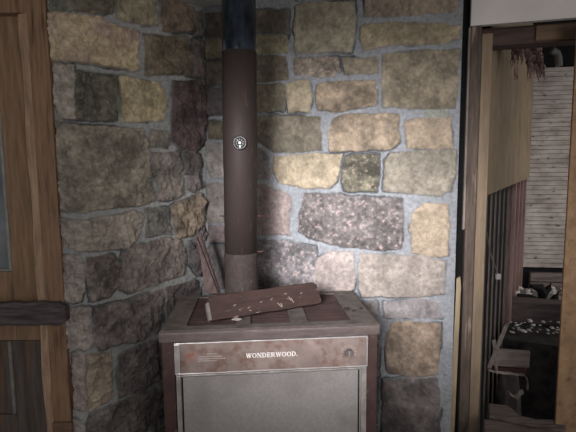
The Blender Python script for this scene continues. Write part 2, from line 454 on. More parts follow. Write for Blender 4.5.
M_tan_l = mat('casing_worn_edge', (186,152,124), (140,110,88), .6, scale=8, stretch=(3,3,.8), bump=.3)
def bevelled(b):
    n = 40; zs = [ztop*k/n for k in range(n+1)]
    prof = lambda k: [(xc0+.004*math.sin(k*.6), yc+.030), (wmid, yc+.004), (wmid, yc+.05), (xc0+.004*math.sin(k*.6), yc+.05)]
    rings = [[b.verts.new((x, y, zs[k])) for x, y in prof(k)] for k in range(n+1)]
    for r0, r1 in zip(rings, rings[1:]):
        for i in range(4): b.faces.new((r0[i], r0[(i+1) % 4], r1[(i+1) % 4], r1[i]))
    b.faces.new(rings[0]); b.faces.new(rings[-1][::-1])
sub(bevelled, 'inner_bead', M_tan_l, cas)
hd = slab('trim_2', (-2.2, yc+.006, ztop), (wmid-.001, yc+.05, ztop+.12), M_wood_tan)
slab('trim_3', (-2.2, yc+.05, ztop+.12), (A0.x-.001, yc+.12, H_CEIL-.001), mat('old_wall_plaster', (120,110,100), (96,88,80), .9, scale=6))
# door leaf
dx1 = xc0+.012; dx0 = dx1-.83; yd = yc+.0563
door = empty('door_1', ((dx0+dx1)/2, yd, 0)); door['kind'] = 'structure'
gx1 = X(7, yd, 200); pzb = Zt(3, 272, yd); railz = Zt(3, 325, yd)
lpx = X(15, yd, 380)
sub(lambda b: (bxp(b, gx1, dx1, yd, yd+.04, railz-.08, ztop+.05),), 'stile', M_wood_tan2, door, .002)
sub(lambda b: (bxp(b, lpx, dx1, yd, yd+.04, .01, railz-.082),), 'lower_stile', M_door_grey, door, .002)
sub(lambda b: (bxp(b, dx0, dx0+.11, yd, yd+.04, .01, ztop+.05),), 'stile', M_wood_tan2, door, .002)
sub(lambda b: (bxp(b, dx0+.112, gx1-.002, yd, yd+.04, railz-.08, pzb),), 'rail', M_wood_tan, door, .002)
sub(lambda b: (bxp(b, dx0+.112, gx1-.002, yd, yd+.04, Zt(3, 100, yd), ztop+.05),), 'rail', M_wood_tan2, door, .002)
sub(lambda b: (bxp(b, dx0+.112, lpx-.002, yd, yd+.04, .01, .22),), 'rail', M_door_grey, door, .002)
pt = Zt(3, 100, yd)
sub(lambda b: (bxp(b, dx0+.115, gx1-.02, yd+.018, yd+.024, pzb+.001, pt-.001),), 'glass_pane', M_glass, door)
M_putty = mat('pale_putty', (150,146,138), (120,116,108), .8)
sub(lambda b: (bxp(b, gx1-.018, gx1-.004, yd+.004, yd+.03, pzb+.002, pt-.002), bxp(b, dx0+.114, gx1-.02, yd+.004, yd+.016, pzb+.002, pzb+.014)), 'pane_bead', M_putty, door)
sub(lambda b: (bxp(b, dx0+.115, lpx-.03, yd+.014, yd+.03, .222, railz-.09),), 'lower_panel', M_door_grey, door, .002)
sub(lambda b: (bxp(b, lpx-.026, lpx-.008, yd+.0, yd+.03, .223, railz-.085),), 'panel_moulding', mat('pale_moulding', (132,126,120), (104,98,92), .8), door, .004)
# cross bar
z0b = Zt(40, 325, yc-.03); z1b = Zt(40, 302.5, yc-.03)
bx1 = X(63.5, yc-.035, 312)+.012
def crossbar(b):
    n = 26; L0 = -2.1
    rings = []
    for k in range(n+1):
        t = k/n; x = L0+(bx1-L0)*t
        e = max(0, (t-.975)/.025); sh = 1-.35*e*e
        zc = (z0b+z1b)/2 + .003*math.sin(k*1.7); hh = (z1b-z0b)/2*sh*(1+.04*math.sin(k*2.3))
        yy0, yy1 = yc-.040, yc-.0005
        sec = [(-1,-.85),(-.85,-1),(.85,-1),(1,-.85),(1,.85),(.85,1),(-.85,1),(-1,.85)]
        rings.append([b.verts.new((x, (yy0+yy1)/2+s0*(yy1-yy0)/2, zc+s1*hh)) for s0, s1 in sec])
    for a, c in zip(rings, rings[1:]):
        for i in range(8): b.faces.new((a[i], a[(i+1) % 8], c[(i+1) % 8], c[i]))
    b.faces.new(rings[0][::-1]); b.faces.new(rings[-1])
bm = bmesh.new(); crossbar(bm)
o = link('door_crossbar', bm, M_wood_grey); tag(o, 'weathered grey wooden bar fixed level across the left door and its casing', 'wooden bar')
bm = bmesh.new(); add_box(bm, (xc0+.06, yc-.022, .0), (xc1+.012, yc-.0005, Zt(60, 421, yc)))
o = link('wood_block', bm, mat('block_wood', (126,98,80), (92,72,60), .7, scale=10, stretch=(1,4,4)), bevel=.004)
tag(o, 'short brown wood block nailed low on the door casing beside the stone pier', 'wood block')

# ================================================================= STOVE
SA = R(4.6); W = .868; D = .49; HT = .84
P0 = hz(160, 331.5, HT)
stove = empty('wood_stove', (P0.x, P0.y, 0), SA)
tag(stove, 'brown cabinet wood stove with a dusty slatted top standing in the stone corner', 'stove')
def sp(name, fn, m, parent=stove, bevel=0.0, smooth=False, label=None):
    bm = bmesh.new(); fn(bm); o = link(name, bm, m, parent, smooth=smooth, bevel=bevel)
    if label: o['label'] = label
    return o
M_st_brown = mat('stove_brown_enamel', (70,52,50), (56,42,40), .45, scale=14, bump=.08, c3=(110,94,88), s3=30, t3=(.6,.85))
M_st_top = mat('stove_top_dusty', (106,98,92), (80,72,68), .7, scale=18, bump=.15, c3=(74,58,52), s3=24, t3=(.55,.8))
M_st_lip = mat('stove_lip_dusty', (88,76,73), (70,60,58), .6, scale=18, stretch=(1,3,3), bump=.1)
M_grille = mat('grille_brown', (64,49,46), (50,39,37), .6, scale=20)
M_dark = mat('grille_dark_inside', (24,19,18), (16,13,12), .9)
M_alum = mat('brushed_trim', (176,168,164), (146,138,135), .35, .55, scale=20, bump=.05)
M_panel = mat('control_panel_rusty', (136,120,113), (112,96,90), .45, .25, scale=9, bump=.08, c3=(104,76,64), s3=26, t3=(.5,.75))
M_white = mat('white_print', (225,218,212), (205,196,190), .6)
M_red = mat('red_print', (156,92,78), (140,84,72), .6)
LIP = .043
# top plate with three openings (x in metres along the front)
gx = [(.093, .293), (.350, .515), (.586, .768)]; gy = (.05, .455)
def top(b):
    xs = [0] + [v for g in gx for v in g] + [W]
    for i in range(0, len(xs), 2): add_box(b, (xs[i], 0.004, HT-.012), (xs[i+1], D, HT))
    for g in gx:
        add_box(b, (g[0], 0.004, HT-.012), (g[1], gy[0], HT)); add_box(b, (g[0], gy[1], HT-.012), (g[1], D, HT))
sp('top_panel', top, M_st_top)
def rail(b):
    add_prism(b, [(0, 0), (0, 0)], 0, 0) if False else None
    n = [(0.004, HT-.0005), (-.004, HT-.006), (-.006, HT-.014), (-.004, HT-LIP), (.008, HT-LIP)]
    a = [b.verts.new((-.003, y, z)) for y, z in n]; c = [b.verts.new((W+.003, y, z)) for y, z in n]
    b.faces.new(a); b.faces.new(c[::-1])
    for i in range(len(n)): b.faces.new((a[i], c[i], c[(i+1) % len(n)], a[(i+1) % len(n)]))
sp('front_lip', rail, M_st_lip)
sp('lip_highlight', lambda b: add_tube(b, [(-.003, -.0055, HT-.009), (W+.003, -.0055, HT-.009)], .0022), M_st_top, label='pale line standing in for the lip highlight')  # thin lighter tube: the rim highlight put in as colour
for x_ in (-.003, W):
    sp('side_rim', lambda b: add_box(b, (x_, .008, HT-LIP), (x_+.003, D, HT-.002)), M_st_lip)
for g in gx:
    def gr(b, g=g):
        n = 10
        for k in range(n):
            y = gy[0]+(gy[1]-gy[0])*(k+.5)/n
            add_prism_y = [(y-.0100, HT-.010), (y-.0070, HT-.010), (y+.0080, HT-.002), (y+.0050, HT-.002)]
            a = [b.verts.new((g[0], yy, z)) for yy, z in add_prism_y]; c = [b.verts.new((g[1], yy, z)) for yy, z in add_prism_y]
            b.faces.new(a); b.faces.new(c[::-1])
            for i in range(4): b.faces.new((a[i], c[i], c[(i+1) % 4], a[(i+1) % 4]))
    gro = sp('grille', gr, M_grille, label='reddish brown slatted grille')
sp('inner_liner', lambda b: add_box(b, (.02, .03, HT-.10), (W-.02, D-.01, HT-.06)), M_dark)
# body: two side panels, back, front corner posts
def body(b):
    add_box(b, (.004, .004, .04), (.02, D-.004, HT-LIP)); add_box(b, (W-.02, .004, .04), (W-.004, D-.004, HT-LIP))
    add_box(b, (.02, D-.02, .04), (W-.02, D-.004, HT-.014)); add_box(b, (.02, .03, .04), (W-.02, D-.02, .06))
    add_box(b, (.02, .026, .06), (W-.02, .034, HT-.014))
    for x0, x1 in ((.004, .052), (W-.052, W-.004)): add_box(b, (x0, .0, .04), (x1, .028, HT-LIP+.001))
sp('cabinet', body, M_st_brown, bevel=.002)
for x in (.03, W-.07):
    for y in (.03, D-.07): sp('foot', lambda b, x=x, y=y: add_box(b, (x, y, 0), (x+.04, y+.04, .042)), M_dark)
# control panel
px0, px1 = .054, W-.054+.008
pz1 = HT-LIP-.002; pz0 = pz1-.128
def frame(b):
    t = .005
    for lo, hi in (((px0, pz1-t), (px1, pz1)), ((px0, pz0), (px1, pz0+t)), ((px0, pz0+t), (px0+.022, pz1-t)), ((px1-.007, pz0+t), (px1, pz1-t))):
        add_box(b, (lo[0], -.016, lo[1]), (hi[0], .02, hi[1]))
cp = sp('control_panel', lambda b: add_box(b, (px0+.004, -.011, pz0+.004), (px1-.004, .0, pz1-.004)), M_panel)
sp('panel_frame', frame, M_alum, cp, bevel=.0015, label='bright metal rim')
# lettering on the panel
def strokes(b, segs, w, y0, y1, ox, oz, sc, sx=None):
    sx = sx or sc
    for (x0, z0, x1, z1, ww) in segs:
        a = Vector((x0, 0, z0)); c = Vector((x1, 0, z1)); d = (c-a); d.normalize(); n = Vector((-d.z, 0, d.x))*ww/2
        pts = [a-n, c-n, c+n, a+n]
        add_prism(b, [(ox+p.x*sx, oz+p.z*sc) for p in pts], y0, y1)
def oval(b, cx, ww, y0, y1, ox, oz, sc, half=False, sx=None):
    sx = sx or sc
    n = 24
    rng = range(n) if not half else range(-n//4, n//4)
    for k in rng:
        pts = []
        for (rx, rz, kk) in ((ww/2, .5, k), (ww/2, .5, k+1), (ww/2-.2, .42, k+1), (ww/2-.2, .42, k)):
            t = 2*math.pi*kk/n
            pts.append((ox+(cx+rx*math.cos(t))*sx, oz+(.5+rz*math.sin(t))*sc))
        add_prism(b, pts, y0, y1)
GL = {
 'W': (1.25, [(.12,1,.42,0,.2),(.62,1,.42,0,.1),(.62,1,.88,0,.2),(1.14,1,.88,0,.1),(0,.97,.3,.97,.08),(.96,.97,1.27,.97,.08),(.48,.97,.76,.97,.08)]),
 'N': (1.0, [(.15,0,.15,1,.1),(.85,0,.85,1,.1),(.15,1,.85,0,.2),(0,.03,.3,.03,.08),(.7,.97,1,.97,.08),(0,.97,.2,.97,.08)]),
 'E': (.85, [(.2,0,.2,1,.2),(.1,.96,.78,.96,.09),(.1,.04,.8,.04,.09),(.2,.5,.6,.5,.09),(.76,.99,.76,.75,.08),(.78,0,.78,.28,.08),(.58,.38,.58,.62,.07),(0,.03,.3,.03,.07),(0,.97,.3,.97,.07)]),
 'D': (.95, [(.2,0,.2,1,.2),(0,.04,.45,.04,.09),(0,.96,.45,.96,.09)]),
 'R': (.95, [(.2,0,.2,1,.2),(0,.96,.5,.96,.09),(.2,.5,.5,.5,.08),(.5,.96,.7,.86,.12),(.7,.88,.7,.58,.16),(.7,.6,.5,.5,.12),(.45,.5,.78,.03,.18),(0,.03,.38,.03,.07),(.72,.03,.95,.03,.07)]),
 'O': (1.0, []), '.': (.3, [(.05,.08,.22,.08,.17)]),
}
def word(b, txt, x, z, h, y0, y1, tot):
    wsum = sum(GL[c][0]+.08 for c in txt); k = tot/(wsum*h)
    for c in txt:
        g = GL[c]
        if c == 'O': oval(b, .5, .95, y0, y1, x, z, h, sx=h*k)
        if c == 'D': oval(b, .42, 1.0, y0, y1, x, z, h, True, sx=h*k)
        strokes(b, g[1], .1, y0, y1, x, z, h, h*k)
        x += (g[0]+.08)*h*k
def px_on_panel(px, py):
    M = Matrix.Translation(stove.location) @ Matrix.Rotation(SA, 4, 'Z')
    p = M @ Vector((0, -.011, 0)); n = M.to_3x3() @ Vector((0, -1, 0))
    q = M.inverted() @ onplane(px, py, p, n); return q.x, q.z
tx0, tz0 = px_on_panel(246, 358); tx1, tz1 = px_on_panel(298, 357.5)
sp('lettering', lambda b: word(b, 'WONDERWOOD.', tx0, tz0, .0185, -.0125, -.010, tx1-tx0), M_white, cp, label='white serif brand lettering')
ex, ez = px_on_panel(191, 357)
def emblem(b):
    def ringlet(cx, cz, r):
        n = 14
        for k in range(n):
            pts = [(cx+rr*math.cos(2*math.pi*kk/n), cz+rr*math.sin(2*math.pi*kk/n)) for rr, kk in ((r, k), (r, k+1), (r-.0025, k+1), (r-.0025, k))]
            add_prism(b, pts, -.0122, -.010)
    ringlet(ex-.009, ez+.007, .011); ringlet(ex+.009, ez+.009, .011); ringlet(ex+.002, ez-.011, .012)
sp('emblem', emblem, M_red, cp, label='faded red outline emblem')
def smallprint(b):
    rnd = random.Random(4)
    for py, a, c in ((354.0, 207, 217), (357.0, 199, 222), (359.2, 198, 225), (361.2, 198, 217)):
        x, z = px_on_panel(a, py); x1, z1 = px_on_panel(c, py-.5)
        while x < x1:
            w = rnd.uniform(.003, .009); add_box(b, (x, -.0119, z-.0016), (min(x+w, x1), -.010, z+.0016)); x += w+.0018
sp('small_print', smallprint, mat('faded_print', (176,164,156), (150,138,130), .6), cp)
kx, kz = px_on_panel(348.5, 352.5)
KM = Matrix.Translation((kx, -.011, kz)) @ Matrix.Rotation(R(90), 4, 'X')
kn = sp('knob', lambda b: add_lathe(b, [(.0165, 0), (.0165, .010), (.0145, .014), (.0145, .016)], 32, KM), mat('knob_grey', (112,102,98), (88,78,75), .4), cp, smooth=False, label='round dark control knob')
sp('knob_pointer', lambda b: add_box(b, (kx-.0025, -.0285, kz-.012), (kx+.0025, -.0265, kz+.012)), M_alum, kn)
# marks around the knob
def marks(b):
    for k in range(9):
        t = R(200-k*27.5); x = kx+.029*math.cos(t); z = kz+.029*math.sin(t)
        add_box(b, (x-.0018, -.0119, z-.0018), (x+.0018, -.010, z+.0018))
sp('dial_marks', marks, MATS['faded_print'], cp)
# front screen below
fz1 = pz0-.004; fz0 = .10; fx0, fx1 = px0+.003, px1-.004
M_screen = mat('perforated_screen', (146,139,136), (134,127,124), .45, .25, scale=90, bump=.15, c3=(112,104,100), s3=4, t3=(.5,.8))
fs = sp('front_screen', lambda b: add_box(b, (fx0+.01, -.004, fz0), (fx1-.01, .004, fz1-.012)), M_screen, label='dusty grey front screen')
def fframe(b):
    add_box(b, (fx0, -.012, fz0), (fx0+.018, .01, fz1)); add_box(b, (fx1-.022, -.012, fz0), (fx1, .01, fz1))
    add_box(b, (fx0+.018, -.012, fz1-.007), (fx1-.022, .01, fz1)); add_box(b, (fx0+.018, -.012, fz0), (fx1-.022, .01, fz0+.02))
sp('screen_frame', fframe, mat('screen_frame_grey', (160,152,146), (124,116,112), .45, .4, scale=20), fs, bevel=.0015)
for x_ in (fx0+.02, fx1-.034):
    sp('screen_bead', lambda b: add_box(b, (x_, -.0065, fz0+.022), (x_+.005, -.004, fz1-.012)), M_dark, fs)

SM = Matrix.Translation(stove.location) @ Matrix.Rotation(SA, 4, 'Z')
def on_top(px, py, z=HT): return hz(px, py, z)

# ================================================================= STOVE PIPE
YP = 2.03
pc = at(239.5, 150, YP); RP = .078
pipe = empty('stove_pipe', (pc.x-.004, YP, HT)); pipe.rotation_euler = (0, R(.55), 0); tag(pipe, 'tall rusty brown stove pipe rising from the stove top to the ceiling', 'stove pipe')
M_pipe = mat('pipe_brown', (56,46,43), (45,37,35), .6, .1, scale=5, stretch=(1,1,.3), bump=.06, c3=(96,78,70), s3=40, t3=(.62,.9))
M_pipe_t = mat('pipe_blued_steel', (70,78,90), (26,28,34), .28, .6, scale=9, stretch=(1,1,.5), bump=.08, c3=(112,120,130), s3=14, t3=(.56,.72))
M_pipe_b = mat('pipe_rusty_collar', (64,54,50), (46,39,36), .75, .1, scale=40, bump=.5, c3=(96,84,78), s3=40, t3=(.6,.8))
zj = Zt(240, 48, YP-RP)-HT; zl = Zt(240, 255, YP-RP)-HT
def pr(prof):
    bm = bmesh.new(); add_lathe(bm, prof, 64); return bm
link('lower_collar', pr([(.084, .001), (.084, .006), (.079, .010), (.0785, zl*.6), (.0795, zl-.006), (.078, zl)]), M_pipe_b, pipe, smooth=True)
link('pipe_section', pr([(RP, zl-.02), (RP, zj*.55), (RP+.0012, zj*.55+.003), (RP+.0012, zj)]), M_pipe, pipe, smooth=True)
link('upper_section', pr([(RP-.002, zj-.02), (RP-.001, zj+.002), (RP-.001, H_CEIL-HT-.001)]), M_pipe_t, pipe, smooth=True, ).__setitem__('label', 'blue black glossy upper pipe section')
bm = bmesh.new(); add_box(bm, (RP*.30, -RP-.0016, zl), (RP*.33, -RP+.01, zj)); bm.free()
# damper rod
zd = Zt(240, 216, YP)-HT
def rod(b, z, x0, x1):
    add_tube(b, [(x0, 0, z), (x1, 0, z)], .0032)
bm = bmesh.new(); rod(bm, zd, -RP-.022, RP+.052)
for k in range(7):
    x = RP+.016+k*.0048
    add_lathe(bm, [(.0042, -.0015), (.0075, 0), (.0042, .0015)], 10, Matrix.Translation((x, 0, zd)) @ Matrix.Rotation(R(90), 4, 'Y'))
link('damper_rod', bm, mat('damper_rust', (92,56,48), (60,42,38), .6, .2), pipe)
bm = bmesh.new(); rod(bm, zl+.002, RP-.03, RP+.026); link('damper_rod', bm, MATS['damper_rust'], pipe)
# thermometer
ztm = Zt(239, 143, YP-RP)
phi = math.atan2(-pc.y, -pc.x) - R(-1)
dirv = Vector((math.cos(phi), math.sin(phi), 0))
TMm = Matrix.Translation(Vector((pc.x, YP, ztm)) + dirv*(RP+.001)) @ dirv.to_track_quat('Z', 'Y').to_matrix().to_4x4()
th = empty('pipe_thermometer', TMm.translation); th.rotation_euler = TMm.to_euler()
tag(th, 'small round dial thermometer stuck on the front of the stove pipe', 'thermometer')
bm = bmesh.new(); add_lathe(bm, [(.029, 0), (.032, .001), (.032, .006), (.0295, .008), (.0295, .0065)], 48); link('dial_face', bm, mat('dial_black', (24,22,22), (18,17,17), .5), th)
bm = bmesh.new()
for k in range(26):
    t = 2*math.pi*k/26
    Mx = Matrix.Rotation(t, 4, 'Z'); add_box(bm, (.0245, -.0013, .0085), (.0285, .0013, .0092), Mx)
for k in range(10):
    Mx = Matrix.Rotation(2*math.pi*k/10+.3, 4, 'Z'); add_box(bm, (.012, -.0009, .0085), (.018, .0014, .0092), Mx)
link('scale_marks', bm, mat('dull_print', (170,164,160), (150,144,140), .6), th)
bm = bmesh.new(); add_lathe(bm, [(.006, .0075), (.006, .011), (.003, .0135)], 20); 
add_box(bm, (-.003, -.020, .0085), (.004, -.012, .0095))
link('centre_glint', bm, mat('glint_white', (235,232,230), (215,212,210), .3, .3), th)  # pale pieces painted in as the glints at the dial centre
bm = bmesh.new(); add_box(bm, (-.0012, .0, .0096), (.0012, .019, .0102), Matrix.Rotation(R(40), 4, 'Z')); link('needle', bm, MATS['dull_print'], th)

# ================================================================= LOOSE BOARD ON THE STOVE
pl = on_top(212, 321.5, HT+.0165); pr_ = on_top(322, 303.5, HT+.0165)
ax = (pr_-pl); Lb = ax.length; ax.normalize()
yaw = math.atan2(ax.y, ax.x)
Bm = Matrix.Translation(pl) @ Matrix.Rotation(yaw, 4, 'Z') @ Matrix.Rotation(R(-32), 4, 'X')
board = empty('loose_board', pl, 0); board.rotation_euler = (Bm.to_3x3()).to_euler()
tag(board, 'short reddish brown board with pale scuffs lying tilted on the stove top', 'board')
def brd(b):
    n = 30; hB = .106; tB = .026; rings = []
    for k in range(n+1):
        t = k/n; x = t*Lb
        top_ = hB*(1-.0*t)*(1+.012*math.sin(k*.7)) - (.012*max(0, (t-.95)/.05)**2) - (.006 if k == 0 else 0)
        bot_ = .0012*math.sin(k*.6)+.003 + (.006*max(0, (t-.95)/.05)**2)
        ofs = -.012 if k == 0 else 0
        rings.append([b.verts.new(v) for v in ((x, 0, bot_), (x, tB, bot_), (x, tB, top_), (x, .004, top_), (x, 0, top_-.004))])
    for a, c in zip(rings, rings[1:]):
        for i in range(5): b.faces.new((a[i], a[(i+1) % 5], c[(i+1) % 5], c[i]))
    b.faces.new(rings[0][::-1]); b.faces.new(rings[-1])
bm = bmesh.new(); brd(bm)
M_bd = mat('old_red_board', (62,45,40), (46,35,32), .65, scale=9, stretch=(1,5,5), bump=.4, c3=(136,112,100), s3=16, t3=(.64,.74))
link('plank', bm, M_bd, board)
bm = bmesh.new(); add_box(bm, (-.010, -.002, .006), (.002, .028, .080)); link('end_grain', bm, mat('pale_end_grain', (112,102,96), (88,80,75), .85, scale=30), board, bevel=.003)['label'] = 'pale split end'
M_scuff = mat('pale_scuff', (140,124,114), (120,106,98), .8)
for (x, z, dx, dz) in ((.16,.03,.012,.006),(.165,.022,.01,-.004),(.22,.048,.012,.002),(.27,.05,.012,.008),(.30,.034,.016,-.022),(.315,.03,.004,-.015),(.10,.05,.012,.004),(.36,.055,.006,-.02),(.37,.045,.006,-.02),(.42,.06,.01,.003),(.12,.03,.01,-.003)):
    a = Vector((x, 0, z)); c = a+Vector((dx, 0, dz)); nn = Vector((-dz, 0, dx)).normalized()*.0016
    bm = bmesh.new(); add_prism(bm, [(p.x, p.z) for p in (a-nn, c-nn, c+nn, a+nn)], -.0008, .001)
    link('paint_scuff', bm, M_scuff, board)
# rubble bits
def lump(name, loc, r, m, seed, squash=(1, 1, .5), label=None, cat=None, group=None, sub_=3, rough=.35):
    bm = bmesh.new(); bmesh.ops.create_icosphere(bm, subdivisions=sub_, radius=1.0)
    rs = random.Random(seed); offs = [Vector((rs.uniform(-1, 1), rs.uniform(-1, 1), rs.uniform(-1, 1))).normalized() for _ in range(9)]
    for v in bm.verts:
        d = v.co.normalized(); k = 1.0
        for q in offs:
            t = d.dot(q)
            if t > .55: k = min(k, .55/t*(1.0) + rough*.3)
        v.co = d*k
    zmin = min(v.co.z for v in bm.verts)
    for v in bm.verts: v.co = Vector((v.co.x*squash[0]*r, v.co.y*squash[1]*r, (v.co.z-zmin)*squash[2]*r))
    o = link(name, bm, m); o.location = loc; o.rotation_euler = (0, 0, rs.uniform(0, 6))
    if label: tag(o, label, cat, group)
    return o
M_ash = mat('ash_dust', (140,130,122), (100,92,86), .9, scale=30, bump=.5)
lump('mortar_chip', on_top(237, 320.5, HT+.0005), .026, M_ash, 3, (1.1, .6, .3), 'flat grey mortar chip lying in front of the board near the stove front', 'mortar chip')
M_soot = mat('sooty_debris', (40,36,32), (64,58,50), .9, scale=30, bump=.5)
for i, (px, py, r, lab) in enumerate(((347, 309.5, .014, 'largest black soot crumb beside the right grille on the stove top'), (354, 311.5, .011, 'middle black soot crumb beside the right grille on the stove top'), (361, 309, .009, 'rightmost black soot crumb on the stove top corner'))):
    lump('soot_crumb', on_top(px, py, HT+.0004), r, M_soot, 20+i, (1.2, .9, .4), lab, 'soot crumb', 'soot crumbs at the right end of the stove top')

# ================================================================= BOARD AND ROD LEANING BEHIND THE PIPE
M_pink = mat('rusty_pink_board', (108,90,86), (82,66,62), .8, scale=12, stretch=(4,4,1), bump=.4)
yb0, yb1 = 2.02, 2.22
pts = [at(205, 296, yb0), at(219, 296, yb0), at(213, 262, yb1-.05), at(201, 240, yb1), at(198.5, 240, yb1)]
zb = HT+.001
pts = []
a0 = hz(206, 293, zb); a1 = hz(221, 293, zb)
t0 = at(197.5, 236, a0.y+.12); t1 = at(202.5, 236, a0.y+.12)
for q in (a0, a1, t1, t0): pts.append(q)
bm = bmesh.new()
thk = Vector((0, -.012, .002))
fa = [bm.verts.new(p) for p in pts]; fb = [bm.verts.new(p+thk) for p in pts]
bm.faces.new(fa); bm.faces.new(fb[::-1])
for i in range(4): bm.faces.new((fa[i], fb[i], fb[(i+1) % 4], fa[(i+1) % 4]))
bm.transform(Matrix.Translation(-a0)); o = link('tapered_board', bm, M_pink, bevel=.001); o.location = a0
tag(o, 'dusty pink tapered board leaning against the stone corner left of the pipe', 'board')
bm = bmesh.new(); r0 = hz(220, 294, HT+.004); r1 = at(198, 236, r0.y+.10)
add_tube(bm, [Vector((0, 0, 0)), (r1-r0)*.5, r1-r0], .0035)
o = link('iron_rod', bm, mat('iron_rod', (60,44,40), (42,32,30), .6, .3)); o.location = r0 + Vector((0, -.02, 0))
tag(o, 'thin dark iron rod leaning in the stone corner behind the stove pipe', 'rod')

# ================================================================= RIGHT DOORWAY
DA = R(-13)
dd = Vector((math.cos(DA), math.sin(DA), 0))
M_cas_d = mat('casing_brown_worn', (92,79,70), (66,55,48), .8, scale=12, stretch=(4,4,.5), bump=.5, c3=(150,128,112), s3=8, t3=(.58,.75))
M_stud = mat('raw_stud_pine', (130,111,91), (106,90,74), .7, scale=9, stretch=(4,4,.4), bump=.25)
M_dkbeam = mat('dark_header_wood', (90,72,66), (66,52,48), .8, scale=8, stretch=(.5,4,4), bump=.3)
M_wpaint = mat('white_painted_board', (202,193,188), (190,181,177), .7, scale=3, bump=.03)
def post(name, px0, px1, Y, dep, z0, z1, m, label=None, cat=None, kind=None, ang=DA, bevel=.003, ref=171, parent=None):
    a = at(px0, ref, Y); a.z = 0
    # width so that the right edge lines up along the slanted direction
    e = Vector((math.cos(ang), math.sin(ang), 0)); d1 = ray(px1, ref); k = d1.x/d1.y
    w = (k*a.y - a.x)/(e.x - k*e.y)
    bm = bmesh.new(); add_box(bm, (0, 0, z0), (w, dep, z1))
    o = link(name, bm, m, bevel=bevel); o.location = a; o.rotation_euler = (0, 0, ang)
    if label: tag(o, label, cat)
    if kind: o['kind'] = kind
    return o, w
YW = 2.20
zh = Zt(477, 26, YW)
post('gap_shade_board', 456.5, 464.6, Eb.y+.12, .05, 0, H_CEIL-.001, M_black, kind='structure')  # black board put in as the shade of the recessed gap
post('trim_5', 464.4, 466.7, YW+.01, .03, 1.15, zh-.004, mat('thin_pale_strip', (128,116,108), (96,86,80), .8, stretch=(3,3,.5)), kind='structure', bevel=.001)
post('trim_6', 467, 477.2, YW, .10, 0.0, zh-.002, M_cas_d, kind='structure')
o, _ = post('wall_stud', 477.5, 488.0, YW+.012, .085, 0.0, Zt(489, 33, YW), M_stud, 'pale raw pine stud standing beside the brown door casing', 'stud')
o, _ = post('wall_right', 468.5, 700, YW-.004, .03, zh, H_CEIL-.001, M_wpaint, kind='structure', bevel=.001, ref=100)
zbm = Zt(500, 48, YW+.13)
post('trim_7', 478, 700, YW+.103, .10, zbm, zh+.02, M_dkbeam, kind='structure')
o, _ = post('header_block', 533, 700, YW+.034, .06, Zt(560, 32, YW-.1), zh+.012, mat('tan_block_wood', (118,96,78), (96,78,64), .8, scale=8, stretch=(.5,4,4)), 'tan wood strip fixed along the dark door header under the white board', 'wood strip', ref=100)
# splintered narrow board at lower left of casing
sx0 = at(448.5, 420, YW-.02).x
zs_ = Zt(457, 276, YW-.02); dxs = at(455, 280, YW-.02).x - sx0
bm = bmesh.new()
add_prism(bm, [(0, 0), (.026, 0), (dxs+.026, zs_-.05), (dxs+.020, zs_), (dxs+.004, zs_-.01), (dxs*.8, zs_*.6)], 0, .012)
o = link('splintered_lath', bm, mat('yellow_splinter', (150,132,106), (118,102,82), .8, scale=9, stretch=(4,4,.5))); o.location = (sx0, YW-.03, 0); o.rotation_euler = (0, 0, DA)
tag(o, 'pale splintered narrow board against the lower half of the brown door casing', 'lath')
# plywood leaf at the right edge
M_ply = mat('plywood_brown', (156,124,94), (126,98,74), .75, scale=14, bump=.1, c3=(108,84,64), s3=30, t3=(.55,.75))
o, _ = post('plywood_sheet', 569.5, 760, 2.06, .018, 0.0, zh-.02, M_ply, 'brown plywood sheet standing upright at the right of the doorway', 'plywood sheet', ang=R(-13))
# threshold boards
M_sill = mat('old_sill_wood', (112,98,92), (76,64,60), .9, scale=9, stretch=(.6,5,4), bump=.6)
def quadslab(name, top_pts, thick, m, label=None, cat=None, group=None, kind=None, sub_=0):
    c = sum((Vector(p) for p in top_pts), Vector())/len(top_pts)
    bm = bmesh.new()
    a = [bm.verts.new(Vector(p)-c) for p in top_pts]; b = [bm.verts.new(Vector(p)-c-Vector((0, 0, thick))) for p in top_pts]
    n = len(a); bm.faces.new(a); bm.faces.new(b[::-1])
    for i in range(n): bm.faces.new((a[i], b[i], b[(i+1) % n], a[(i+1) % n]))
    o = link(name, bm, m, bevel=.004); o.location = c
    if label: tag(o, label, cat, group)
    if kind: o['kind'] = kind
    return o
ZS = .20
quadslab('threshold_board', [hz(484, 446, ZS), hz(484, 419, ZS), hz(500, 421, ZS), hz(530, 428, ZS), hz(562, 431, ZS), hz(558, 446, ZS)], .2, M_sill, 'broad worn grey threshold board at the foot of the doorway', 'floor board')
quadslab('broken_board', [hz(489, 403, ZS-.02), hz(507, 405, ZS-.02), hz(513, 409, ZS-.02), hz(519, 415, ZS-.02), hz(536, 419, ZS-.02), hz(556, 419.5, ZS-.02), hz(566, 426, ZS-.02), hz(530, 425, ZS-.02), hz(500, 418, ZS-.02), hz(489, 416, ZS-.02)], .05, mat('broken_floor_wood', (112,98,92), (72,62,58), .9, scale=9, stretch=(.6,5,4), bump=.6), 'broken grey floor board with a ragged far edge behind the threshold', 'floor board')

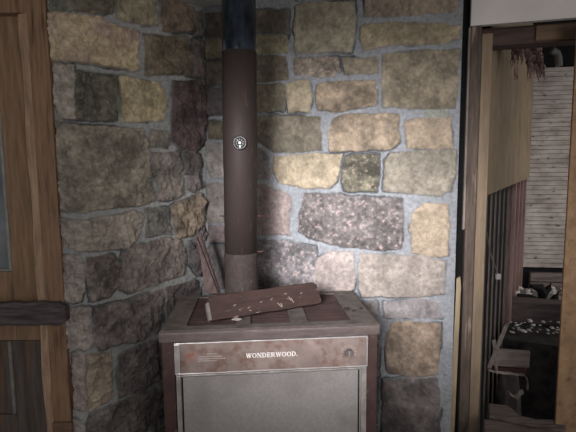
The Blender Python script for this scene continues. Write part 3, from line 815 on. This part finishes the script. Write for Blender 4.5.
# ================================================================= ROOM BEYOND
ps = at(488.0, 171, 2.37); ps.z = 0
pe = at(529.5, 171, 5.2); pe.z = 0
pd = (pe-ps); PL = pd.length; pd.normalize(); pang = math.atan2(pd.y, pd.x)
pnn = Vector((pd.y, -pd.x, 0))                          # faces the room beyond / camera side
def pu(px, py=230):
    q = onplane(px, py, ps, pnn); return (q-ps).dot(pd), q.z
_, zn = pu(488, 195); _, zf = pu(528, 178)
ROOMH = 3.0; PIT = -.75
sheet = bmesh.new()
add_prism(sheet, [(0, zn), (PL, zf), (PL, ROOMH), (0, ROOMH)], -.0, .014)
o = link('drywall_sheet', sheet, mat('brown_drywall', (140,120,94), (118,100,80), .85, scale=4, bump=.05, c3=(100,84,66), s3=3, t3=(.55,.8)))
o.location = ps; o.rotation_euler = (0, 0, pang)
tag(o, 'large beige brown drywall sheet hanging above the bare studs in the room beyond', 'drywall sheet')
bm = bmesh.new(); add_box(bm, (-.02, .112, PIT), (PL, .13, ROOMH)); o = link('partition_shade_backing', bm, M_black); o.location = ps; o.rotation_euler = (0, 0, pang); o['kind'] = 'structure'  # black sheet added so the space behind the studs looks unlit
M_st_dk = mat('old_dark_stud', (104,92,84), (66,57,52), .85, scale=9, stretch=(4,4,.4), bump=.4)
M_st_pk = mat('pinkish_stud', (150,120,112), (112,88,82), .85, scale=9, stretch=(4,4,.4), bump=.4)
stops = [(491, 1), (495.5, 0), (499.5, 0), (503.5, 0), (507.5, 0), (511, 0), (514.5, 0), (518, 2), (521.5, 2), (524.5, 2), (527.5, 2)]
for i, (px, k) in enumerate(stops):
    u, _ = pu(px, 200)
    bm = bmesh.new(); add_box(bm, (0, 0, PIT), (.022 if k < 2 else .06, .009 if k < 2 else .07, ROOMH))
    o = link('partition_stud', bm, M_st_pk if k == 2 else M_st_dk)
    o.location = ps + pd*u - pnn*.019; o.rotation_euler = (0, 0, pang)
    tag(o, 'pinkish stud near the far corner below the drywall' if k == 2 else 'thin dark bare stud standing below the drywall sheet', 'stud', 'pinkish studs at the far corner' if k == 2 else 'dark studs below the drywall')
# far wall of narrow boards
fa_ = R(-8); fd = Vector((math.cos(fa_), math.sin(fa_), 0))
M_lath = mat('whitewashed_lath', (176,164,154), (128,116,108), .9, scale=4, stretch=(.8,2,2), bump=.5, c3=(72,62,54), s3=16, t3=(.64,.72))
ztopf = Zt(560, 64, 5.1); zbf = Zt(545, 268, 5.15)
bm = bmesh.new(); z = zbf; rs = random.Random(5)
while z < ztopf-.02:
    h = rs.uniform(.048, .058); off = rs.uniform(0, .006)
    x = -.05
    while x < 3.2:
        w = rs.uniform(.5, 1.3); add_box(bm, (x, off+rs.uniform(0, .004), z+.002), (min(x+w, 3.2)-.004, .03, min(z+h, ztopf)-.003)); x += w
    z += h
o = link('wall_far', bm, M_lath); o.location = pe; o.rotation_euler = (0, 0, fa_); o['kind'] = 'structure'
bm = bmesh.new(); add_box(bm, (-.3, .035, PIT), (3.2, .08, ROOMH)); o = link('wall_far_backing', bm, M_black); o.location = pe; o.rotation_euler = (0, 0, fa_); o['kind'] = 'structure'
# base boards at the foot of the far wall
M_grbase = mat('grey_base_boards', (120,106,100), (78,68,64), .9, scale=8, stretch=(.6,3,5), bump=.5)
zq1 = Zt(545, 274, 5.1); zq0 = Zt(545, 292, 5.1)
bm = bmesh.new(); add_box(bm, (.06, -.03, zq0-.3), (3.2, .03, (zq0+zq1)/2-.006)); add_box(bm, (.06, -.022, (zq0+zq1)/2+.006), (3.2, .03, zq1))
o = link('baseboard_far', bm, M_grbase); o.location = pe; o.rotation_euler = (0, 0, fa_); o['kind'] = 'structure'
# ceiling and pit floor
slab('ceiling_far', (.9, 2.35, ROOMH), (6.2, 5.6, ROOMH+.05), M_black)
M_soil = mat('black_soil', (52,46,42), (26,23,21), .95, scale=9, bump=.9, bdist=.02)
bm = bmesh.new(); bmesh.ops.create_grid(bm, x_segments=70, y_segments=50, size=1)
for v in bm.verts:
    v.co = Vector((.8+(v.co.x+1)*.5*5.2, 2.15+(v.co.y+1)*.5*3.6, PIT+.05*math.sin(v.co.x*23)*math.cos(v.co.y*17)+.04*math.sin(v.co.x*51+v.co.y*33)))
o = link('ground', bm, M_soil, smooth=True); o['kind'] = 'structure'
# rafter bracket seen in the gap
bm = bmesh.new(); c0 = [at(552, 50, 4.6), at(557, 53, 4.6), at(558.5, 58, 4.6), at(559, 66, 4.6)]
add_tube(bm, [p-c0[0] for p in c0], .035, 10); o = link('bent_pipe', bm, mat('grey_pipe', (104,102,97), (82,79,75), .7)); o.location = c0[0]
tag(o, 'bent grey pipe in the dark gap above the whitewashed far wall', 'pipe')
post('trim_8', 500, 640, 4.55, .1, ztopf+.30, ROOMH-.001, M_st_dk, kind='structure')
# big beam lying across
M_beam = mat('charred_beam', (92,80,76), (58,50,48), .9, scale=6, stretch=(.5,3,3), bump=.5)
yB = 4.15
b0 = at(503, 300, yB); b1 = at(580, 306, yB-.25); hB = .22
bm = bmesh.new(); e = (b1-b0); add_box(bm, (-.15, 0, -hB), (e.length+.5, .18, 0))
o = link('fallen_beam', bm, M_beam, bevel=.012); o.location = b0; o.rotation_euler = (0, -math.asin(e.z/e.length), math.atan2(e.y, e.x))
tag(o, 'thick dark grey beam lying across the far side of the room beyond', 'beam')
# plaster and snow-white debris behind the beam and below it
M_plst = mat('white_plaster', (206,196,190), (150,140,134), .9, scale=20, bump=.4)
quadslab('floor_ledge', [at(508, 297, 4.45), at(600, 303, 4.3), at(600, 290, 5.0), at(514, 288, 5.1)], .10, mat('ledge_debris', (150,140,134), (92,84,80), .9, scale=14, bump=.8), 'remaining strip of floor under the white plaster behind the beam', 'floor strip')
rs = random.Random(12); n_ = 0
def scatter(count, x0, x1, y0, y1, Y0, Y1, rmin, rmax, dz, name, m, label, cat, group, squash):
    global n_
    done = []; tries = 0
    while len(done) < count and tries < 3000:
        tries += 1
        f = rs.random(); Y = Y0+(Y1-Y0)*f; p = at(rs.uniform(x0, x1), y0+(y1-y0)*f, Y)+Vector((0, 0, dz)); rr = rs.uniform(rmin, rmax)
        if all((p-q).length > (rr+r2)*1.45 for q, r2 in done):
            done.append((p, rr)); n_ += 1
            lump(name, p, rr, m, 100+n_, squash, label, cat, group, sub_=2)
scatter(26, 515, 572, 296, 289, 4.53, 5.0, .016, .055, -.003, 'plaster_chunk', M_plst, 'broken white plaster chunk on the ledge behind the fallen beam', 'plaster chunk', 'plaster chunks behind the fallen beam', (1.3, 1, .7))
quadslab('rubble_shelf', [at(500, 338, 3.5), at(572, 348, 3.4), at(572, 328, 4.0), at(504, 322, 4.1)], .85, M_soil, 'dark earth bank carrying grey rubble in front of the fallen beam', 'earth bank')
M_rub = mat('grey_rubble', (176,166,160), (120,110,106), .9, scale=14, bump=.5)
scatter(30, 507, 562, 337.5, 325, 3.56, 4.0, .010, .034, .03, 'rubble_chunk', M_rub, 'small grey rubble chunk on the dark ground in front of the fallen beam', 'rubble chunk', 'rubble chunks in front of the fallen beam', (1.4, .9, .5))
# black twisted branch
M_char = mat('charred_black', (30,26,24), (18,16,15), .9)
bm = bmesh.new(); q = lambda x, y, Y=4.42: at(x, y, Y)
o0 = q(520, 297)
for pl_, r in (([(518, 295), (530, 297), (541, 302), (551, 302), (556, 297), (559, 291)], [.02, .03, .035, .035, .03, .012]), ([(541, 302), (543, 294), (540, 288), (531, 286)], [.03, .05, .05, .02]), ([(543, 294), (549, 288), (551, 283)], [.04, .03, .01])):
    add_tube(bm, [q(*p)-o0 for p in pl_], r, 8)
o = link('charred_branch', bm, M_char); o.location = o0; tag(o, 'black twisted charred branch lying over the white plaster and beam', 'branch')
# stacked block nearer
M_blk = mat('grey_block_top', (124,112,106), (88,78,74), .9, scale=10, stretch=(.6,3,3), bump=.5)
yK = 2.57
def xbox(name, pxa, pya, pxb, pyb, Y, dep, m, label, cat, tilt=0, bevel=.006):
    a = at(pxa, pyb, Y); c = at(pxb, pya, Y)
    bm = bmesh.new(); add_box(bm, (0, 0, 0), (c.x-a.x, dep, c.z-a.z)); o = link(name, bm, m, bevel=bevel); o.location = a; o.rotation_euler = (0, tilt, R(-8)); tag(o, label, cat); return o
xbox('wide_plank', 493, 349, 528, 366, yK+.02, .03, M_blk, 'grey plank standing on the upper edge of the dark stone block', 'plank', R(1.5))
xbox('red_joist', 493, 367.3, 525, 373, yK, .06, mat('dark_red_joist', (70,44,40), (50,32,30), .9, scale=8, stretch=(.5,3,3)), 'narrow dark red joist lying between grey plank and stone block', 'joist')
zt_ = at(505, 375, yK).z
lump('stone_block', Vector((at(510, 375, yK+.09).x, yK+.09, PIT)), .12, mat('dark_block_stone', (72,62,58), (38,33,31), .9, scale=14, bump=.8), 55, (.95, .75, (zt_-PIT)/.12/1.62), 'tall dark stone block below the grey plank in the pit', 'stone block', sub_=5)
# pale ragged edge and scrap of paper
def ragged(name, pts, Y, w, m, label, cat):
    bm = bmesh.new(); o0 = at(*pts[0], Y); prev = None
    for i, p in enumerate(pts):
        c = at(*p, Y-.01*(i % 2))-o0; ww = w*(.5+.5*math.sin(i*2.1+1)**2)
        cur = [bm.verts.new(c+Vector((0, 0, ww))), bm.verts.new(c+Vector((ww*.5, -.02, -ww))), bm.verts.new(c+Vector((.01, .01, -ww*.6)))]
        if prev:
            for k in range(3): bm.faces.new((prev[k], prev[(k+1) % 3], cur[(k+1) % 3], cur[k]))
        else: bm.faces.new(cur)
        prev = cur
    bm.faces.new(prev[::-1]); o = link(name, bm, m); o.location = o0; tag(o, label, cat); return o
M_pst2 = mat('dirty_plaster', (150,138,130), (92,82,78), .9, scale=30, bump=.4)
ragged('paper_strip', [(487, 369), (494, 371), (501, 372), (509, 372.5), (517, 374), (523, 374), (526, 378), (527, 384), (526, 389)], yK-.05, .0055, M_pst2, 'torn pale strip curling along the edge of the dark stone block', 'torn strip')
ragged('paper_scrap', [(508, 392), (512, 395), (515, 397), (518, 393), (522, 390)], yK-.10, .012, M_pst2, 'crumpled white paper scrap low in the dark pit', 'paper scrap')
# diagonal laths fallen against studs
for i, (x0, y0, x1, y1, w, lab) in enumerate(((489, 368, 507, 324, .020, 'long grey lath leaning diagonally against the bare studs above the block'), (497, 374, 494, 340, .03, 'short pointed grey lath hanging upright beside the diagonal lath'))):
    a = at(x0, y0, yK-.10+.05*i); c = at(x1, y1, yK-.02-.01*i); d = c-a
    bm = bmesh.new(); add_box(bm, (-w/2, -.005, 0), (w/2, .005, d.length))
    for v in bm.verts:
        if i == 1 and v.co.z < .01: v.co.x *= .15
    o = link('fallen_lath', bm, M_blk); o.location = a; o.rotation_euler = d.to_track_quat('Z', 'Y').to_euler(); tag(o, lab, 'lath')
# wire with box
bm = bmesh.new(); yw = 2.7
wp = [at(x, y, yw) for x, y in ((487, 232), (489, 246), (492, 258), (496, 268), (498, 274))]
o0 = wp[0]; add_tube(bm, [p-o0 for p in wp], .004, 6); el = empty('hanging_cable', o0); tag(el, 'thin hanging cable with a small grey junction box in front of the studs', 'cable')
link('wire', bm, M_st_dk, el)
bm = bmesh.new(); p = at(498, 276.5, yw)-o0; add_box(bm, p-Vector((.014, .012, .018)), p+Vector((.014, .012, .018))); link('junction_box', bm, mat('box_grey', (150,146,138), (120,116,110), .6), el, bevel=.003)
# shredded insulation hanging from the header
M_ins = mat('shredded_insulation', (214,186,178), (132,106,98), .95, scale=20, bump=.8)
bm = bmesh.new(); rs = random.Random(9); yI = 2.62
o0 = at(530, 48, yI)
def strand(x, y0, x1, y1, r):
    pts = []; n = 6
    for k in range(n+1):
        t = k/n; pts.append(at(x+(x1-x)*t+rs.uniform(-1, 1), y0+(y1-y0)*t, yI+rs.uniform(-.05, .05))-o0)
    add_tube(bm, pts, [r*(1.2-.8*k/n)*rs.uniform(.6, 1.3) for k in range(n+1)], 6)
for k in range(70):
    t = rs.random(); x = 513+t*25; x1 = x+rs.uniform(-4, 4)+(6 if t > .45 else 0)
    bot = 56+(26*rs.random() if t > .45 else (26*rs.random() if t < .25 else 8*rs.random()))
    strand(x, 44, x1, bot, rs.uniform(.005, .013) if t > .45 else rs.uniform(.004, .008))
o = link('torn_insulation', bm, M_ins); o.location = o0; o['kind'] = 'stuff'
tag(o, 'ragged pinkish brown torn insulation dangling from the dark door header', 'insulation')

# ================================================================= LIGHT
def area(name, loc, target, sx, sy, power, color=(1, 1, 1), spread=180):
    l = bpy.data.lights.new(name, 'AREA'); l.shape = 'RECTANGLE'; l.size = sx; l.size_y = sy; l.energy = power; l.color = color; l.spread = R(spread)
    o = bpy.data.objects.new(name, l); COL.objects.link(o); o.location = loc
    o.rotation_euler = (Vector(target)-Vector(loc)).to_track_quat('-Z', 'Y').to_euler(); return o
tgt = onplane(348, 232, Kc, bn)
area('wall_patch_light', (-.62, -.75, 1.75), tgt, .8, .6, 14, (.93, .95, 1.0), 34)  # unseen narrow lamp added to make the bright patch on the back wall
area('rear_daylight', (1.2, -1.3, 1.7), (-.5, 2.2, 1.3), 1.4, 1.0, 30, (1, .985, .95), 180)
area('far_room_daylight', (4.6, 3.2, 1.5), (3.0, 4.9, .3), 1.0, 1.2, 34, (.96, .97, 1.0), 170)
w = bpy.data.worlds.new('world'); scene.world = w; w.use_nodes = True
w.node_tree.nodes['Background'].inputs['Color'].default_value = (.80, .84, .9, 1)
w.node_tree.nodes['Background'].inputs['Strength'].default_value = .40
vs_ = scene.view_settings
vs_.view_transform = 'Standard'; vs_.look = 'None'; vs_.gamma = 1.0; vs_.use_curve_mapping = False; vs_.exposure = 0.0
